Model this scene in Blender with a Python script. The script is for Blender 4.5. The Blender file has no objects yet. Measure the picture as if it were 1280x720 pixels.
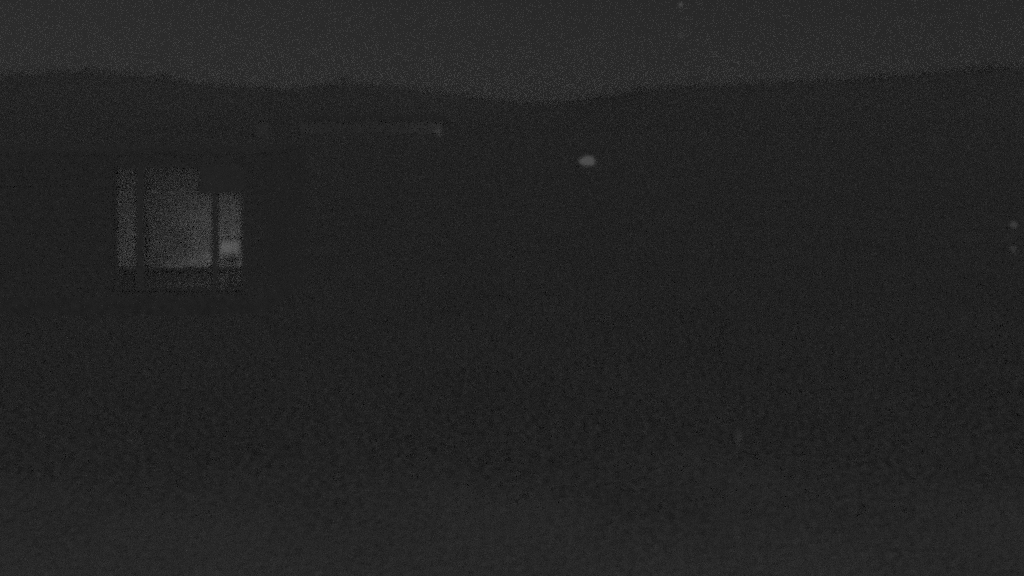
import bpy, bmesh, math, random
from mathutils import Vector, Matrix, noise

random.seed(7)
S = bpy.context.scene
COL = S.collection
R = math.radians

# ---------------------------------------------------------------- camera
CAM_Z, HORIZON = 5.0, 140.5            # eye height; photo row of the level horizon
FPX = 1108.5                                   # focal length in photo pixels (1280 wide)
cd = bpy.data.cameras.new('camera')
cd.sensor_width = 36.0
cd.lens = 36.0 * FPX / 1280.0
cd.clip_start, cd.clip_end = 0.1, 20000.0
cam = bpy.data.objects.new('camera', cd)
COL.objects.link(cam)
cam.location = (0, 0, CAM_Z)
cam.rotation_euler = (R(90), 0, 0)         # level camera, lens shifted down: uprights stay upright
cd.shift_y = -(360 - HORIZON) / 1280.0
S.camera = cam

# ---------------------------------------------------------------- sky and moon
CLOUD = 4.6
MOON_EL, MOON_AZ = 38.0, 136.0                 # compass-like: the moon stands high behind the camera
w = bpy.data.worlds.new('World'); S.world = w; w.use_nodes = True
nt = w.node_tree
sky = nt.nodes.new('ShaderNodeTexSky'); sky.sky_type = 'NISHITA'; sky.sun_disc = False
sky.sun_elevation = R(MOON_EL); sky.sun_rotation = R(MOON_AZ)
bw = nt.nodes.new('ShaderNodeRGBToBW')
bg = nt.nodes['Background']; bg.inputs['Strength'].default_value = 0.0049
nt.links.new(sky.outputs[0], bw.inputs[0]); 
veil = nt.nodes.new('ShaderNodeMix'); veil.data_type = 'RGBA'   # thin even night cloud over the clear sky
veil.inputs[0].default_value = 0.6; veil.inputs[7].default_value = (CLOUD, CLOUD, CLOUD, 1)
nt.links.new(bw.outputs[0], veil.inputs[6]); nt.links.new(veil.outputs[2], bg.inputs['Color'])
md = bpy.data.lights.new('moon', 'SUN'); md.energy = 0.62; md.angle = R(12); md.color = (1, 1, 1)
mo = bpy.data.objects.new('moon', md); COL.objects.link(mo)
# direction towards the moon, then aim the lamp's -Z away from it
mdir = Vector((math.cos(R(MOON_EL)) * math.sin(R(MOON_AZ)), math.cos(R(MOON_EL)) * math.cos(R(MOON_AZ)), math.sin(R(MOON_EL))))
mo.rotation_euler = mdir.to_track_quat('Z', 'Y').to_euler()
mo.location = mdir * 60

# ---------------------------------------------------------------- exposure and sampling
S.view_settings.view_transform = 'Standard'; S.view_settings.look = 'None'
S.view_settings.gamma = 1.0; S.view_settings.exposure = 0.0; S.view_settings.use_curve_mapping = False
S.render.engine = 'CYCLES'
cy = S.cycles
cy.use_denoising = False                       # a night camera: the grain stays
cy.use_adaptive_sampling = True; cy.adaptive_threshold = 1.0; cy.adaptive_min_samples = 4
cy.sampling_pattern = 'TABULATED_SOBOL'
cy.use_light_tree = False
cy.max_bounces = 5; cy.diffuse_bounces = 3; cy.volume_bounces = 0
cy.transparent_max_bounces = 8
cy.sample_clamp_indirect = 0.25; cy.sample_clamp_direct = 0.25
cy.pixel_filter_type = 'GAUSSIAN'; cy.filter_width = 6.0

# ---------------------------------------------------------------- helpers
def at(px, py, Y):
    """the point at distance Y (metres north of the camera) seen at photo pixel px, py"""
    return Vector(((px - 640) / FPX * Y, Y, CAM_Z + (HORIZON - py) / FPX * Y))

def mat(name, v, rough=0.8, var=0.25, scale=3.0, bump=0.0, spec=0.3, metal=0.0, obj=True):
    m = bpy.data.materials.new(name); m.use_nodes = True
    t = m.node_tree; b = t.nodes['Principled BSDF']
    tc = t.nodes.new('ShaderNodeTexCoord')
    n = t.nodes.new('ShaderNodeTexNoise'); n.inputs['Scale'].default_value = scale
    n.inputs['Detail'].default_value = 6.0
    t.links.new(tc.outputs['Object'], n.inputs['Vector'])
    r = t.nodes.new('ShaderNodeMapRange')
    r.inputs['From Min'].default_value = 0.25; r.inputs['From Max'].default_value = 0.75
    r.inputs['To Min'].default_value = v * (1 - var); r.inputs['To Max'].default_value = v * (1 + var)
    t.links.new(n.outputs['Fac'], r.inputs['Value'])
    t.links.new(r.outputs['Result'], b.inputs['Base Color'])
    b.inputs['Roughness'].default_value = rough
    b.inputs['Specular IOR Level'].default_value = spec
    b.inputs['Metallic'].default_value = metal
    if bump:
        bp = t.nodes.new('ShaderNodeBump'); bp.inputs['Strength'].default_value = bump
        bp.inputs['Distance'].default_value = 0.03
        t.links.new(n.outputs['Fac'], bp.inputs['Height']); t.links.new(bp.outputs['Normal'], b.inputs['Normal'])
    return m

def glow(name, v):
    m = bpy.data.materials.new(name); m.use_nodes = True
    t = m.node_tree; t.nodes.clear()
    o = t.nodes.new('ShaderNodeOutputMaterial'); e = t.nodes.new('ShaderNodeEmission')
    e.inputs['Color'].default_value = (1, 1, 1, 1); e.inputs['Strength'].default_value = v
    t.links.new(e.outputs[0], o.inputs[0])
    return m

def glass(name, clear=.88):
    m = bpy.data.materials.new(name); m.use_nodes = True
    t = m.node_tree; t.nodes.clear()
    o = t.nodes.new('ShaderNodeOutputMaterial'); mx = t.nodes.new('ShaderNodeMixShader')
    tr = t.nodes.new('ShaderNodeBsdfTransparent'); tr.inputs[0].default_value = (clear, clear, clear, 1)
    gl = t.nodes.new('ShaderNodeBsdfGlossy'); gl.inputs['Roughness'].default_value = 0.03
    fr = t.nodes.new('ShaderNodeFresnel'); fr.inputs[0].default_value = 1.45
    t.links.new(fr.outputs[0], mx.inputs[0]); t.links.new(tr.outputs[0], mx.inputs[1]); t.links.new(gl.outputs[0], mx.inputs[2])
    t.links.new(mx.outputs[0], o.inputs[0])
    return m

def box(bm, x0, x1, y0, y1, z0, z1):
    vs = [bm.verts.new(c) for c in ((x0,y0,z0),(x1,y0,z0),(x1,y1,z0),(x0,y1,z0),(x0,y0,z1),(x1,y0,z1),(x1,y1,z1),(x0,y1,z1))]
    for f in ((0,3,2,1),(4,5,6,7),(0,1,5,4),(1,2,6,5),(2,3,7,6),(3,0,4,7)):
        bm.faces.new([vs[i] for i in f])

def lathe(bm, prof, seg=16, cx=0, cy_=0, sx=1, sy=1, caps=True):
    rings = []
    for r, z in prof:
        rings.append([bm.verts.new((cx + sx*r*math.cos(2*math.pi*k/seg), cy_ + sy*r*math.sin(2*math.pi*k/seg), z)) for k in range(seg)])
    for a, b in zip(rings, rings[1:]):
        for k in range(seg):
            bm.faces.new((a[k], a[(k+1) % seg], b[(k+1) % seg], b[k]))
    if caps:
        bm.faces.new(rings[0][::-1]); bm.faces.new(rings[-1])

def prism(bm, pts, y0, y1):
    """polygon in x,z extruded from y0 to y1"""
    a = [bm.verts.new((x, y0, z)) for x, z in pts]; b = [bm.verts.new((x, y1, z)) for x, z in pts]
    n = len(pts)
    bm.faces.new(a); bm.faces.new(b[::-1])
    for k in range(n):
        bm.faces.new((a[k], b[k], b[(k+1) % n], a[(k+1) % n]))

def link(name, bm, m, parent=None, loc=None, bevel=0.0, smooth=False):
    if bevel:
        bmesh.ops.bevel(bm, geom=list(bm.edges), offset=bevel, segments=2, profile=0.6, affect='EDGES')
    bmesh.ops.recalc_face_normals(bm, faces=bm.faces)
    me = bpy.data.meshes.new(name); bm.to_mesh(me); bm.free()
    if smooth:
        for p in me.polygons: p.use_smooth = True
    me.materials.append(m)
    o = bpy.data.objects.new(name, me); COL.objects.link(o)
    if parent: o.parent = parent
    if loc is not None: o.location = loc
    return o

def thing(name, label, cat, loc=(0, 0, 0), group=None, rz=0):
    o = bpy.data.objects.new(name, None); COL.objects.link(o)
    o.location = loc; o.rotation_euler = (0, 0, rz)
    o.empty_display_size = 0.3
    return tag(o, label, cat, group)

def tag(o, label, cat, group=None):
    o['label'] = label; o['category'] = cat
    if group: o['group'] = group
    return o

def dup(o, loc, label=None, scale=None, rz=0):
    c = o.copy(); COL.objects.link(c); c.location = loc; c.rotation_euler = (0, 0, rz)
    if scale: c.scale = scale
    if label: c['label'] = label
    for ch in list(o.children):
        d = ch.copy(); COL.objects.link(d); d.parent = c
        for g in ch.children:
            e = g.copy(); COL.objects.link(e); e.parent = d
    return c

BM = bmesh.new

# ---------------------------------------------------------------- ground and hills
SKYLINE = [(-400,94),(-150,90),(0,88),(60,85),(110,83),(160,87),(210,92),(235,99),(290,101),(345,107),(385,104),(430,97),(470,101),(520,107),
           (560,112),(610,119),(660,124),(700,124),(735,117),(775,109),(830,104),(900,100),(980,96),(1050,95),(1100,90),(1150,87),(1200,82),(1240,78),(1280,76),(1450,73),(1700,79)]
def skyline(px):
    for (a, ya), (b, yb) in zip(SKYLINE, SKYLINE[1:]):
        if a <= px <= b:
            return ya + (yb - ya) * (px - a) / (b - a)
    return SKYLINE[0][1] if px < SKYLINE[0][0] else SKYLINE[-1][1]
def ridge_z(x, y):
    """height that the tree tops of the wooded ridge reach at this place"""
    return CAM_Z + y * (HORIZON + 1 - skyline(640 + FPX * x / max(y, 1))) / FPX
def ground_z(x, y):
    t = min(1, max(0, (y - 205) / 160.0)); t = t * t * (3 - 2 * t)
    top = max(1.0, ridge_z(x, max(y, 200)) - 2.8) if y > 150 else 0
    z = t * min(top, 30)
    if y > 420: z -= (y - 420) * 0.02
    roll = 0.28 * noise.noise(Vector((x * 0.02, y * 0.02, 3.1))) * min(1, max(0, (y - 26) / 40))
    return max(z, -0.4) + roll

def ground_material():
    m = bpy.data.materials.new('grass_and_near_light'); m.use_nodes = True
    t = m.node_tree; b = t.nodes['Principled BSDF']; L = t.links.new
    tc = t.nodes.new('ShaderNodeTexCoord')
    def nz(scale, det, mn, mx):
        n = t.nodes.new('ShaderNodeTexNoise'); n.inputs['Scale'].default_value = scale; n.inputs['Detail'].default_value = det
        L(tc.outputs['Object'], n.inputs['Vector'])
        r = t.nodes.new('ShaderNodeMapRange'); r.inputs['From Min'].default_value = .3; r.inputs['From Max'].default_value = .7
        r.inputs['To Min'].default_value = mn; r.inputs['To Max'].default_value = mx
        L(n.outputs['Fac'], r.inputs['Value']); return n, r
    n1, r1 = nz(10.0, 9, .25, 1.75)
    n2, r2 = nz(.35, 5, .94, 1.06)
    n3, r3 = nz(.5, 6, -1.3, 1.3)
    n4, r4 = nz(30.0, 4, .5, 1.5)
    mul = t.nodes.new('ShaderNodeMath'); mul.operation = 'MULTIPLY'; L(r1.outputs[0], mul.inputs[0]); L(r2.outputs[0], mul.inputs[1])
    gr = t.nodes.new('ShaderNodeMath'); gr.operation = 'MULTIPLY'; L(mul.outputs[0], gr.inputs[0]); gr.inputs[1].default_value = GRASS
    gv = t.nodes.new('ShaderNodeMath'); gv.operation = 'MULTIPLY'; L(r4.outputs[0], gv.inputs[0]); gv.inputs[1].default_value = NEAR_LIGHT
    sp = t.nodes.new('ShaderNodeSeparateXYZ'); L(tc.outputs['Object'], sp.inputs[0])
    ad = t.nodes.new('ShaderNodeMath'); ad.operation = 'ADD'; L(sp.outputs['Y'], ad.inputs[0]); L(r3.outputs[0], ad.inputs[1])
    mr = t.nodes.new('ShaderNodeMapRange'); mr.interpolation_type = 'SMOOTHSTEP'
    mr.inputs['From Min'].default_value = 7.0; mr.inputs['From Max'].default_value = 14.5  # foreground brightening painted into the colour of the near ground
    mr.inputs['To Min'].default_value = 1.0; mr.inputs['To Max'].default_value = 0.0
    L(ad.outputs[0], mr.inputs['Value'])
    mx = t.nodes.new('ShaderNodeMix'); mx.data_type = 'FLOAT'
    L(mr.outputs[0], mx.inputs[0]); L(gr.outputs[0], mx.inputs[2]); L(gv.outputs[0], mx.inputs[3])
    # rough heath on the slope
    m2 = t.nodes.new('ShaderNodeMapRange'); m2.inputs['From Min'].default_value = 196; m2.inputs['From Max'].default_value = 222
    L(ad.outputs[0], m2.inputs['Value'])
    lt = t.nodes.new('ShaderNodeMath'); lt.operation = 'MULTIPLY'; L(mul.outputs[0], lt.inputs[0]); lt.inputs[1].default_value = LITTER
    x2 = t.nodes.new('ShaderNodeMix'); x2.data_type = 'FLOAT'
    L(m2.outputs[0], x2.inputs[0]); L(mx.outputs[0], x2.inputs[2]); L(lt.outputs[0], x2.inputs[3])
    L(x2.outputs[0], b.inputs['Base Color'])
    b.inputs['Roughness'].default_value = .95; b.inputs['Specular IOR Level'].default_value = .1
    bp = t.nodes.new('ShaderNodeBump'); bp.inputs['Strength'].default_value = .7; bp.inputs['Distance'].default_value = .05
    L(n1.outputs['Fac'], bp.inputs['Height']); L(bp.outputs['Normal'], b.inputs['Normal'])
    return m

GRASS, NEAR_LIGHT, LITTER = 0.106, 0.168, 0.096
bm = BM()
ys = [-25, -10, 0, 6, 10, 14, 18, 22, 26, 32, 40, 50, 62, 76, 92, 110, 130, 150, 170, 190] + list(range(205, 440, 12)) + [470, 540, 640, 760, 880]
grid = []
for y in ys:
    half = max(60, min(860, abs(y) * 1.5 + 40)); n = 64
    grid.append([bm.verts.new((-half + 2 * half * i / n, y, ground_z(-half + 2 * half * i / n, y))) for i in range(n + 1)])
for a, b in zip(grid, grid[1:]):
    for i in range(len(a) - 1):
        bm.faces.new((a[i], a[i+1], b[i+1], b[i]))
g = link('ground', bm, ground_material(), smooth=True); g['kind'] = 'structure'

# grass tufts, real blades, standing on the field
bm = BM()
for _ in range(9000):
    y = 11 + 40 * random.random() ** 1.6; x = (random.random() - .5) * (y * 1.35 + 4)
    if y < 17 and random.random() > (y - 10) / 7: continue
    if -11.5 < x < -6.3 and 21.4 < y < 27: continue
    z = ground_z(x, y) - .01
    for _b in range(3):
        a = random.random() * 6.28; h = random.uniform(.03, .075); wd = .010
        dx, dy = math.cos(a), math.sin(a); ox, oy = random.uniform(-.06, .06), random.uniform(-.06, .06)
        lean = random.uniform(.01, .07)
        v = [bm.verts.new(c) for c in ((x+ox-dy*wd, y+oy+dx*wd, z), (x+ox+dy*wd, y+oy-dx*wd, z), (x+ox+dx*lean, y+oy+dy*lean, z+h))]
        bm.faces.new(v)
o = link('grass', bm, mat('grass_blade', .13, .8, .3, 2.0)); o['kind'] = 'stuff'

# ---------------------------------------------------------------- trees
LEAF = mat('leaves', .15, .85, .3, .8, spec=.1)
_t = LEAF.node_tree; _b = _t.nodes['Principled BSDF']; _o = _t.nodes['Material Output']
_tl = _t.nodes.new('ShaderNodeBsdfTranslucent'); _mx = _t.nodes.new('ShaderNodeMixShader'); _mx.inputs[0].default_value = .3
_t.links.new(_b.inputs['Base Color'].links[0].from_socket, _tl.inputs[0])
_t.links.new(_b.outputs[0], _mx.inputs[1]); _t.links.new(_tl.outputs[0], _mx.inputs[2]); _t.links.new(_mx.outputs[0], _o.inputs[0])
BARK = mat('bark', .10, .9, .3, 6, bump=.4)
def tree_geo(bt, bc, x, y, z, h, wd, seed, n, low=.22):
    """tapered trunk with limbs into bt, a crown of leaf clumps into bc"""
    rnd = random.Random(seed)
    r0 = h * .028
    def limb(a, b, ra, rb):
        d = (b - a).normalized(); u = d.orthogonal().normalized(); v = d.cross(u)
        ra_ = [bt.verts.new(a + (u * math.cos(k*2.094) + v * math.sin(k*2.094)) * ra) for k in range(3)]
        rb_ = [bt.verts.new(b + (u * math.cos(k*2.094) + v * math.sin(k*2.094)) * rb) for k in range(3)]
        for k in range(3): bt.faces.new((ra_[k], ra_[(k+1) % 3], rb_[(k+1) % 3], rb_[k]))
    base = Vector((x, y, z - .3)); fork = Vector((x + rnd.uniform(-.3, .3), y, z + h * .4))
    limb(base, fork, r0 * 1.3, r0 * .8)
    lobes = []
    for k in range(5):
        a = rnd.random() * 6.28
        c = Vector((x + math.cos(a) * wd * rnd.uniform(.1, .34), y + math.sin(a) * wd * rnd.uniform(.1, .34), z + h * rnd.uniform(low, .78)))
        limb(fork, c, r0 * .6, r0 * .15)
        lobes.append((c, wd * rnd.uniform(.2, .34), h * rnd.uniform(.16, .24)))
    lobes.append((Vector((x, y, z + h * .76)), wd * .24, h * .22))
    for _ in range(n):
        c, rx, rz = rnd.choice(lobes)
        d = Vector((rnd.gauss(0, 1), rnd.gauss(0, 1), rnd.gauss(0, 1))).normalized() * (rnd.random() ** .45)
        p = c + Vector((d.x * rx, d.y * rx, d.z * rz))
        u = Vector((rnd.gauss(0, 1), rnd.gauss(0, 1), rnd.gauss(0, 1))).normalized(); v = u.orthogonal().normalized()
        s = h * rnd.uniform(.022, .042)
        bc.faces.new([bc.verts.new(q) for q in (p - u*s, p + v*s*.8, p + u*s, p - v*s*.8)])

# scrub along the ridge, one uneven dark fringe
bm = BM()
for k in range(430):
    px = -330 + k * 4.6; y = 374 + random.uniform(-10, 10); x = (px - 640) / FPX * y
    z = ground_z(x, y); h = max(2.2, (ridge_z(x, y) - z) * random.uniform(.8, 1.08))
    tree_geo(bm, bm, x, y, z, h, max(5, h * 1.6), 5000 + k, 110, .12)
o = link('scrub', bm, LEAF); o['kind'] = 'stuff'

# single crowns that rise from the skyline
CROWNS = [(112, 82, 'broad dark crown rising from the left end of the wooded skyline'),
          (430, 95, 'rounded dark tree on the skyline above the long pale barn'),
          (205, 92, 'low dark tree where the skyline steps down above the lit window'),
          (1240, 76, 'tallest dark tree at the far right end of the skyline'),
          (1100, 90, 'dark tree on the right skyline, second in from the edge'),
          (800, 105, 'small dark tree just right of the dip in the skyline')]
for k, (px, py, lab) in enumerate(CROWNS):
    y = 345; p = at(px, py, y); z = ground_z(p.x, y); h = max(4, p.z - z)
    t = thing('tree', lab, 'tree', (p.x, y, z), 'trees standing out on the skyline')
    bt, bc = BM(), BM()
    tree_geo(bt, bc, 0, 0, 0, h, h * 2.2, 900 + k, 420, .15)
    link('trunk', bt, BARK, t); link('crown', bc, LEAF, t)

# ---------------------------------------------------------------- house with the lit window
HY = 22.0
def hx(px): return at(px, 290, HY).x
def hz(py): return at(220, py, HY).z
WALL = mat('dark_boarding', .107, .85, .5, 22, bump=.5, spec=.2)
FRAME = mat('dark_frame_paint', .116, .6, .15, 8)
SLATE = mat('slate', .107, .8, .5, 22, bump=.5, spec=.2)
STONE = mat('plinth_stone', .10, .9, .3, 7, bump=.5)
PLASTER = mat('room_plaster', .55, .9, .06, 2)
BOARDS = mat('room_floor', .42, .6, .25, 3)
GLASS = glass('window_glass'); LOWGLASS = glass('frosted_glass', .8)
_t = LOWGLASS.node_tree; _o = [n for n in _t.nodes if n.type == 'OUTPUT_MATERIAL'][0]
_d = _t.nodes.new('ShaderNodeBsdfDiffuse'); _d.inputs[0].default_value = (.15, .15, .15, 1)     # the etched face of the low panes
_m = _t.nodes.new('ShaderNodeMixShader'); _m.inputs[0].default_value = .45
_t.links.new(_o.inputs[0].links[0].from_socket, _m.inputs[1]); _t.links.new(_d.outputs[0], _m.inputs[2]); _t.links.new(_m.outputs[0], _o.inputs[0])
X0, X1 = hx(-60), hx(330)
ZB, ZT = hz(362), hz(209)
EAVE = ZT + .30
DEP = 4.6
house = thing('house', 'dark boarded garden house with a tall lit window in three bays', 'house', ((X0 + X1) / 2, HY, 0))
ox = (X0 + X1) / 2
def H(x): return x - ox
WX0, WX1 = hx(144), hx(305)                    # outer edges of the window opening
def lapped(bm, x0, x1, z0, z1):
    """lapped horizontal boards on the front"""
    n = max(1, round((z1 - z0) / .19)); s = (z1 - z0) / n
    for k in range(n):
        za, zb = z0 + k * s, z0 + (k + 1) * s
        vs = [bm.verts.new(c) for c in ((x0, -.016, za), (x1, -.016, za), (x1, -.013, zb), (x0, -.013, zb), (x0, .16, za), (x1, .16, za), (x1, .16, zb), (x0, .16, zb))]
        for f in ((0,1,2,3),(5,4,7,6),(0,4,5,1),(3,2,6,7),(0,3,7,4),(1,5,6,2)): bm.faces.new([vs[i] for i in f])
bm = BM()
lapped(bm, H(X0), H(WX0), .45, EAVE); lapped(bm, H(WX1), H(X1), .45, EAVE)
lapped(bm, H(WX0) + .002, H(WX1) - .002, ZT, EAVE)
if ZB > .5: lapped(bm, H(WX0) + .002, H(WX1) - .002, .45, ZB)
box(bm, H(X0), H(X0) + .16, .162, DEP, .45, EAVE); box(bm, H(X1) - .16, H(X1), .162, DEP, .45, EAVE)
box(bm, H(X0) + .162, H(X1) - .162, DEP - .16, DEP, .45, EAVE)
link('wall', bm, WALL, house)
bm = BM(); box(bm, H(X0) - .02, H(X1) + .02, -.04, DEP + .02, -.2, .447)
link('plinth', bm, STONE, house, bevel=.015)
# flat roof with a thin edge
bm = BM(); box(bm, H(X0) - .06, H(X1) + .004, -.017, DEP + .06, EAVE + .001, EAVE + .10)
roof = link('roof', bm, SLATE, house)
# room
bm = BM(); box(bm, H(X0) + .17, H(X1) - .17, .17, DEP - .17, .45, .52); link('floor', bm, BOARDS, house)
RX0, RX1, RY = H(hx(120)), H(hx(318)), 2.7
bm = BM()
box(bm, RX0, RX1, RY, RY + .1, .522, EAVE - .06)
box(bm, RX0 - .1, RX0 - .002, .17, RY + .1, .522, EAVE - .06); box(bm, RX1 + .002, RX1 + .1, .17, RY + .1, .522, EAVE - .06)
link('inner_wall', bm, PLASTER, house)
bm = BM(); box(bm, RX0 - .1, RX1 + .1, .17, RY + .1, EAVE - .058, EAVE); link('ceiling', bm, PLASTER, house)

# window: three bays, frame with panes as its pieces
bays = [(147, 170), (181, 265), (273, 302)]
ZTR = hz(334)                                   # transom over the low panes
win = BM()
d0, d1 = -.035, .045
edges = [H(WX0)] + [H(hx(p)) for b in bays for p in b] + [H(WX1)]
for k in range(0, 8, 2):
    box(win, edges[k], edges[k+1], d0, d1, ZB, ZT)
for a, b in bays:
    xa, xb = H(hx(a)) + .001, H(hx(b)) - .001
    box(win, xa, xb, d0 + .006, d1 - .01, ZT - .05, ZT - .001)
    box(win, xa, xb, d0 + .006, d1 - .01, ZB + .001, ZB + .05)
    box(win, xa, xb, d0 + .006, d1 - .01, ZTR - .09, ZTR + .01)
wf = link('window', win, FRAME, house)
for a, b in bays:
    for za, zb in ((ZB + .051, ZTR - .091), (ZTR + .011, ZT - .051)):
        bm = BM(); box(bm, H(hx(a)) + .002, H(hx(b)) - .002, .02, .032, za, zb); link('pane', bm, GLASS if za > ZTR else LOWGLASS, wf)
bm = BM(); box(bm, H(WX0) - .04, H(WX1) + .04, -.037, -.0165, ZB - .035, ZB - .002); link('sill', bm, FRAME, wf, bevel=.008)
# a dark boarded panel closes the top of the right-hand bays
bm = BM(); ZPL = hz(242)
box(bm, H(hx(248)), H(hx(304)), d0 - .012, d0 - .001, ZPL, ZT + .02)
link('panel', bm, FRAME, wf)

BULB, BULB2 = 14.0, 3.2
# in the room: bench with a pale cushion, side table with a lamp
WOOD = mat('dark_wood', .12, .5, .3, 6); CLOTH = mat('pale_cushion', .5, .9, .12, 9, bump=.3)
BY0 = HY + 2.0
bx0, bx1 = at(203, 300, BY0).x, at(257, 300, BY0).x
bench = thing('bench', 'pale cushioned bench standing behind the wide middle bay of the lit window', 'bench', ((bx0 + bx1) / 2, BY0, .52))
hw = (bx1 - bx0) / 2
SB = at(235, 331, BY0).z - .52
bm = BM(); box(bm, -hw, hw, -.22, .24, .03, SB - .12); link('base', bm, mat('limed_wood', .35, .7, .2, 5), bench, bevel=.01)
bm = BM(); box(bm, -hw, hw, -.26, .24, SB - .118, SB); link('cushion', bm, CLOTH, bench, bevel=.03)
bm = BM(); box(bm, -hw, hw, .245, .33, SB - .1, at(235, 310, BY0 + .25).z - .52); link('backrest', bm, CLOTH, bench, bevel=.03)
lx = at(288, 300, HY + .5).x; lz = at(290, 309, HY + .55).z
tz = lz - .27
tab = thing('side_table', 'small round table behind the narrow right bay of the lit window', 'table', (lx, HY + .50, .52))
bm = BM(); lathe(bm, [(.24, tz - .52 - .03), (.25, tz - .52 - .015), (.25, tz - .52)], 24); link('table_top', bm, WOOD, tab)
bm = BM(); lathe(bm, [(.18, 0), (.17, .02), (.03, .05), (.025, tz - .552)], 16); link('pedestal', bm, WOOD, tab)
lamp = thing('table_lamp', 'glowing table lamp in the narrow right bay of the lit window', 'lamp', (lx, HY + .50, tz))
bm = BM(); lathe(bm, [(.08, 0), (.085, .02), (.03, .05), (.05, .12), (.02, .2), (.012, .26)], 20); link('base', bm, mat('lamp_ceramic', .4, .3, .1, 9), lamp, smooth=True)
bm = BM(); lathe(bm, [(.235, .17), (.215, .42)], 28, caps=False); link('lamp_shade', bm, glow('parchment_glow', .22), lamp, smooth=True)
LY = HY + 2.2
lp = at(269.5, 316, LY)  # unseen lamp, added behind the mullion to make the bays glow
fl = thing('added_lamp', 'unseen lamp added behind the right mullion to light the room', 'lamp', (lp.x, LY, .52))
lh = lp.z - .52
bm = BM(); lathe(bm, [(.13, 0), (.13, .015), (.09, .03)], 20); link('base', bm, FRAME, fl)
bm = BM(); lathe(bm, [(.010, .031), (.010, lh - .07), (.022, lh - .06), (.022, lh - .035)], 10); link('pole', bm, FRAME, fl)
def room_bulb(parent, e, z, r, y=0):
    l = bpy.data.lights.new('bulb', 'POINT'); l.energy = e; l.shadow_soft_size = r
    o = bpy.data.objects.new('bulb', l); COL.objects.link(o); o.parent = parent; o.location = (0, y, z)
room_bulb(fl, BULB, lh, .03)
room_bulb(lamp, BULB2, .20, .012, .03)
# net curtains drawn across the three bays, hung in soft folds
def net():
    m = bpy.data.materials.new('net_curtain'); m.use_nodes = True
    t = m.node_tree; t.nodes.clear()
    o = t.nodes.new('ShaderNodeOutputMaterial'); mx = t.nodes.new('ShaderNodeMixShader'); mx.inputs[0].default_value = .6
    tr = t.nodes.new('ShaderNodeBsdfTransparent'); tl = t.nodes.new('ShaderNodeBsdfTranslucent'); tl.inputs[0].default_value = (.7, .7, .7, 1)
    df = t.nodes.new('ShaderNodeBsdfDiffuse'); df.inputs[0].default_value = (.22, .22, .22, 1)
    m2 = t.nodes.new('ShaderNodeMixShader'); m2.inputs[0].default_value = .35
    t.links.new(tl.outputs[0], m2.inputs[1]); t.links.new(df.outputs[0], m2.inputs[2])
    t.links.new(tr.outputs[0], mx.inputs[1]); t.links.new(m2.outputs[0], mx.inputs[2]); t.links.new(mx.outputs[0], o.inputs[0])
    return m
NET = net()
for a, b in bays:
    xa, xb = H(hx(a)) - .03, H(hx(b)) + .03; n = max(12, int((xb - xa) / .018)); bm = BM(); prev = None
    for k in range(n + 1):
        x = xa + (xb - xa) * k / n; y = .21 + .008 * math.sin(x * 23) + .003 * math.sin(x * 61 + 1)
        cur = (bm.verts.new((x, y, .56)), bm.verts.new((x, y, EAVE - .07)))
        if prev: bm.faces.new((prev[0], cur[0], cur[1], prev[1]))
        prev = cur
    link('curtain', bm, NET, house, smooth=True)

def lit(parent, e, z, y=0):
    l = bpy.data.lights.new('bulb', 'POINT'); l.energy = e; l.shadow_soft_size = .03
    o = bpy.data.objects.new('bulb', l); COL.objects.link(o); o.parent = parent; o.location = (0, y, z)
# ---------------------------------------------------------------- long barn at the far side of the field
BY = 190.0
a, b = at(374, 160, BY), at(553, 160, BY)
bz = ground_z((a.x + b.x) / 2, BY) - .2
barn = thing('barn', 'long low barn with a pale wall across the field', 'barn', ((a.x + b.x) / 2, BY, bz))
hw = (b.x - a.x) / 2; eh = at(460, 152.5, BY).z - bz; low = max(.4, at(460, 166, BY).z - bz)
PALE = mat('pale_sheeting', .146, .8, .4, .09)
bm = BM(); n = 46
for k in range(n):                                        # vertical ribs of the sheeting
    x0, x1 = -hw + 2*hw*k/n, -hw + 2*hw*(k+1)/n
    box(bm, x0 + .03, x1 - .03, -.05, .1, low, eh)
box(bm, -hw + .01, hw - .01, .0, .098, low, eh - .01)
link('wall', bm, PALE, barn)
bm = BM(); box(bm, -hw, hw, -.06, .2, 0, low - .003); box(bm, -hw + .02, hw - .02, 8.8, 9, 0, eh); box(bm, -hw + .001, -hw + .2, .2, 8.8, 0, eh); box(bm, hw - .2, hw - .001, .2, 8.8, 0, eh)
link('base_wall', bm, WALL, barn)
bm = BM()
prism(bm, [(-.12, eh + .02), (9.1, eh + .02), (4.5, eh + 1.5)], -hw - .4, hw + .4)
for v in bm.verts: v.co = Vector((v.co.y, v.co.x, v.co.z))
link('roof', bm, mat('tarred_roof', .075, .9, .2, 1), barn)
p = at(548, 164, BY)
tt = thing('wall_lamp', 'faint lamp glowing at the right end of the long barn', 'lamp', (p.x, BY - .35, p.z))
bm = BM(); lathe(bm, [(.1, -.3), (.5, -.22), (.62, 0), (.5, .22), (.1, .3)], 16, sy=.45); link('lamp_cover', bm, glow('barn_lamp_glow', .050), tt, smooth=True)
bm = BM(); box(bm, -.1, .1, .12, .31, -.1, .1); link('bracket', bm, FRAME, tt); lit(tt, 2.0, -.4)
p = at(327, 157, BY)
z0 = ground_z(p.x, BY)
sh = thing('shed', 'small faint shed to the left of the long barn', 'shed', (p.x, BY, z0 - .1))
hs = 1.1; e2 = at(327, 151, BY).z - z0 + .1
bm = BM(); box(bm, -hs, hs, 0, 2.6, 0, e2); link('wall', bm, PALE, sh)
bm = BM(); prism(bm, [(-.2, e2 + .004), (2.8, e2 + .004), (1.3, e2 + .7)], -hs - .2, hs + .2)
for v in bm.verts: v.co = Vector((v.co.y, v.co.x, v.co.z))
link('roof', bm, SLATE, sh)

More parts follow.
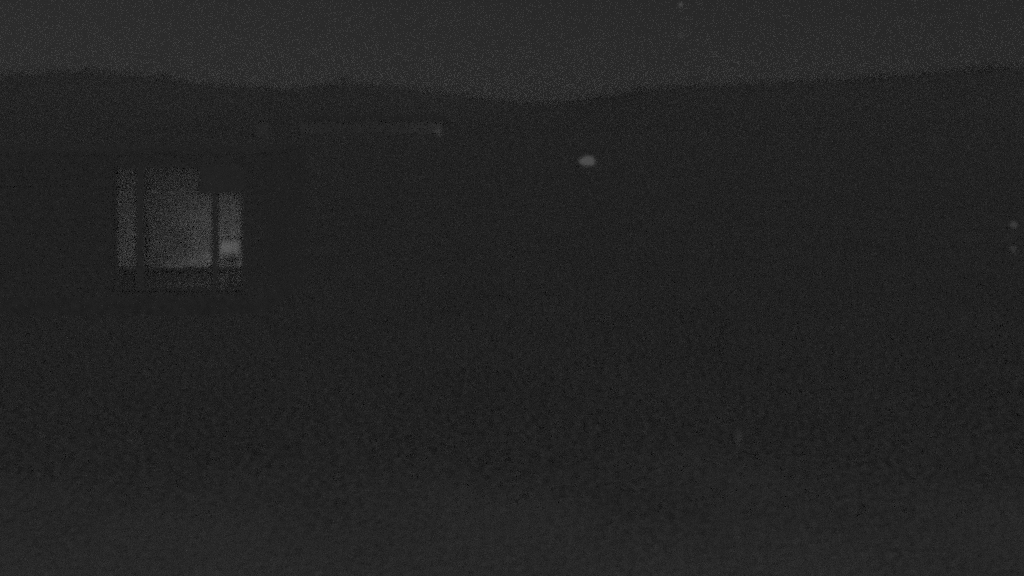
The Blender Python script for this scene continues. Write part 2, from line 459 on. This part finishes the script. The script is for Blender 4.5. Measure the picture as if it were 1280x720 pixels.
# ---------------------------------------------------------------- lamps in the open
METAL = mat('dark_metal', .11, .6, .1, 10)
Y = 82.0; p = at(734, 201, Y); z0 = ground_z(p.x, Y) - .03
gl = thing('ground_light', 'small pale oval light glowing low on the dark field right of centre', 'light', (p.x, Y, z0))
hh = p.z - z0; k = Y / FPX                     # metres per photo pixel at that distance
bm = BM(); lathe(bm, [(.5, 0), (.5, .06), (.3, .1), (.3, max(.13, hh - 6.4 * k))], 20); link('base', bm, METAL, gl)
bm = BM()
lathe(bm, [(.2*k, -5.6*k), (6*k, -5.5*k), (9.2*k, -4*k), (10.2*k, -1.4*k), (9.8*k, 1*k), (8.2*k, 3.6*k), (5.4*k, 5.5*k), (2*k, 6.2*k), (.2*k, 6.3*k)], 28, sy=.8)
for v in bm.verts:
    if v.co.x < 0: v.co.z = v.co.z * (1 + v.co.x * .35) + .06 * v.co.x
    v.co.z += hh
link('light_dome', bm, glow('oval_light_glow', .075), gl, smooth=True); lit(gl, .6, hh - 6 * k, -10.5 * k)

def globe_lamp(px, py, r, v, label):
    Y = CAM_Z * FPX / (py + 5.5 - HORIZON)
    p = at(px, py, Y); z0 = ground_z(p.x, Y) - .01; hh = p.z - z0
    t = thing('garden_lamp', label, 'lamp', (p.x, Y, z0), 'globe lamps along the right edge')
    bm = BM(); lathe(bm, [(.08, 0), (.08, .02), (.05, .03), (.05, max(.035, hh - r * .9))], 14); link('base', bm, METAL, t)
    bm = BM(); bmesh.ops.create_uvsphere(bm, u_segments=18, v_segments=10, radius=r)
    for q in bm.verts: q.co.z += hh
    link('globe', bm, glow('globe_glow', v), t, smooth=True); lit(t, .1, hh, -r - .03)
globe_lamp(1267, 281, .14, .046, 'small glowing globe lamp, upper of two at the right edge')
globe_lamp(1266, 311, .105, .036, 'fainter globe lamp, lower of two at the right edge')
# a pale flat stone on the lawn
p = at(921, 553, 13.7); 
bm = BM(); bmesh.ops.create_icosphere(bm, subdivisions=3, radius=1)
for q in bm.verts:
    f = 1 + .28 * noise.noise(q.co * 1.3 + Vector((3, 1, 7))) + .07 * noise.noise(q.co * 4)
    q.co = Vector((q.co.x * .075 * f, q.co.y * .33 * f, .002 + q.co.z * .014 * f))
o = link('stone', bm, mat('pale_stone', .145, .9, .3, 12), loc=(p.x, 13.7, ground_z(p.x, 13.7)), smooth=True)
o.rotation_euler.z = -.25
tag(o, 'faint pale flat stone alone on the near ground', 'stone')

# ---------------------------------------------------------------- two stars
for (px, py, r, v, lab) in ((851, 6, 5.5, .10, 'brighter star near the top edge of the sky'), (851, 45, 6.5, .045, 'faint star straight below the brighter one')):
    d = at(px, py, 1) - Vector((0, 0, CAM_Z))
    bm = BM(); bmesh.ops.create_icosphere(bm, subdivisions=2, radius=r)
    o = link('star', bm, glow('starlight', v), loc=Vector((0, 0, CAM_Z)) + d.normalized() * 3000, smooth=True)
    tag(o, lab, 'star', 'stars in the night sky')

# ---------------------------------------------------------------- moonlight scatter for render grain, added as thin haze
GRAIN_HAZE = 0.00028
bm = BM(); box(bm, -900, 900, -40, 900, -14, 34)
me = bpy.data.meshes.new('grain_haze'); bm.to_mesh(me); bm.free()
hm = bpy.data.materials.new('grain_haze_mat'); hm.use_nodes = True
t = hm.node_tree; t.nodes.clear()
oo = t.nodes.new('ShaderNodeOutputMaterial'); pv = t.nodes.new('ShaderNodeVolumePrincipled')
pv.inputs['Color'].default_value = (.9, .9, .9, 1); pv.inputs['Density'].default_value = GRAIN_HAZE; pv.inputs['Anisotropy'].default_value = 0.0
t.links.new(pv.outputs[0], oo.inputs['Volume'])
me.materials.append(hm)
o = bpy.data.objects.new('grain_haze', me); COL.objects.link(o); o['kind'] = 'stuff'
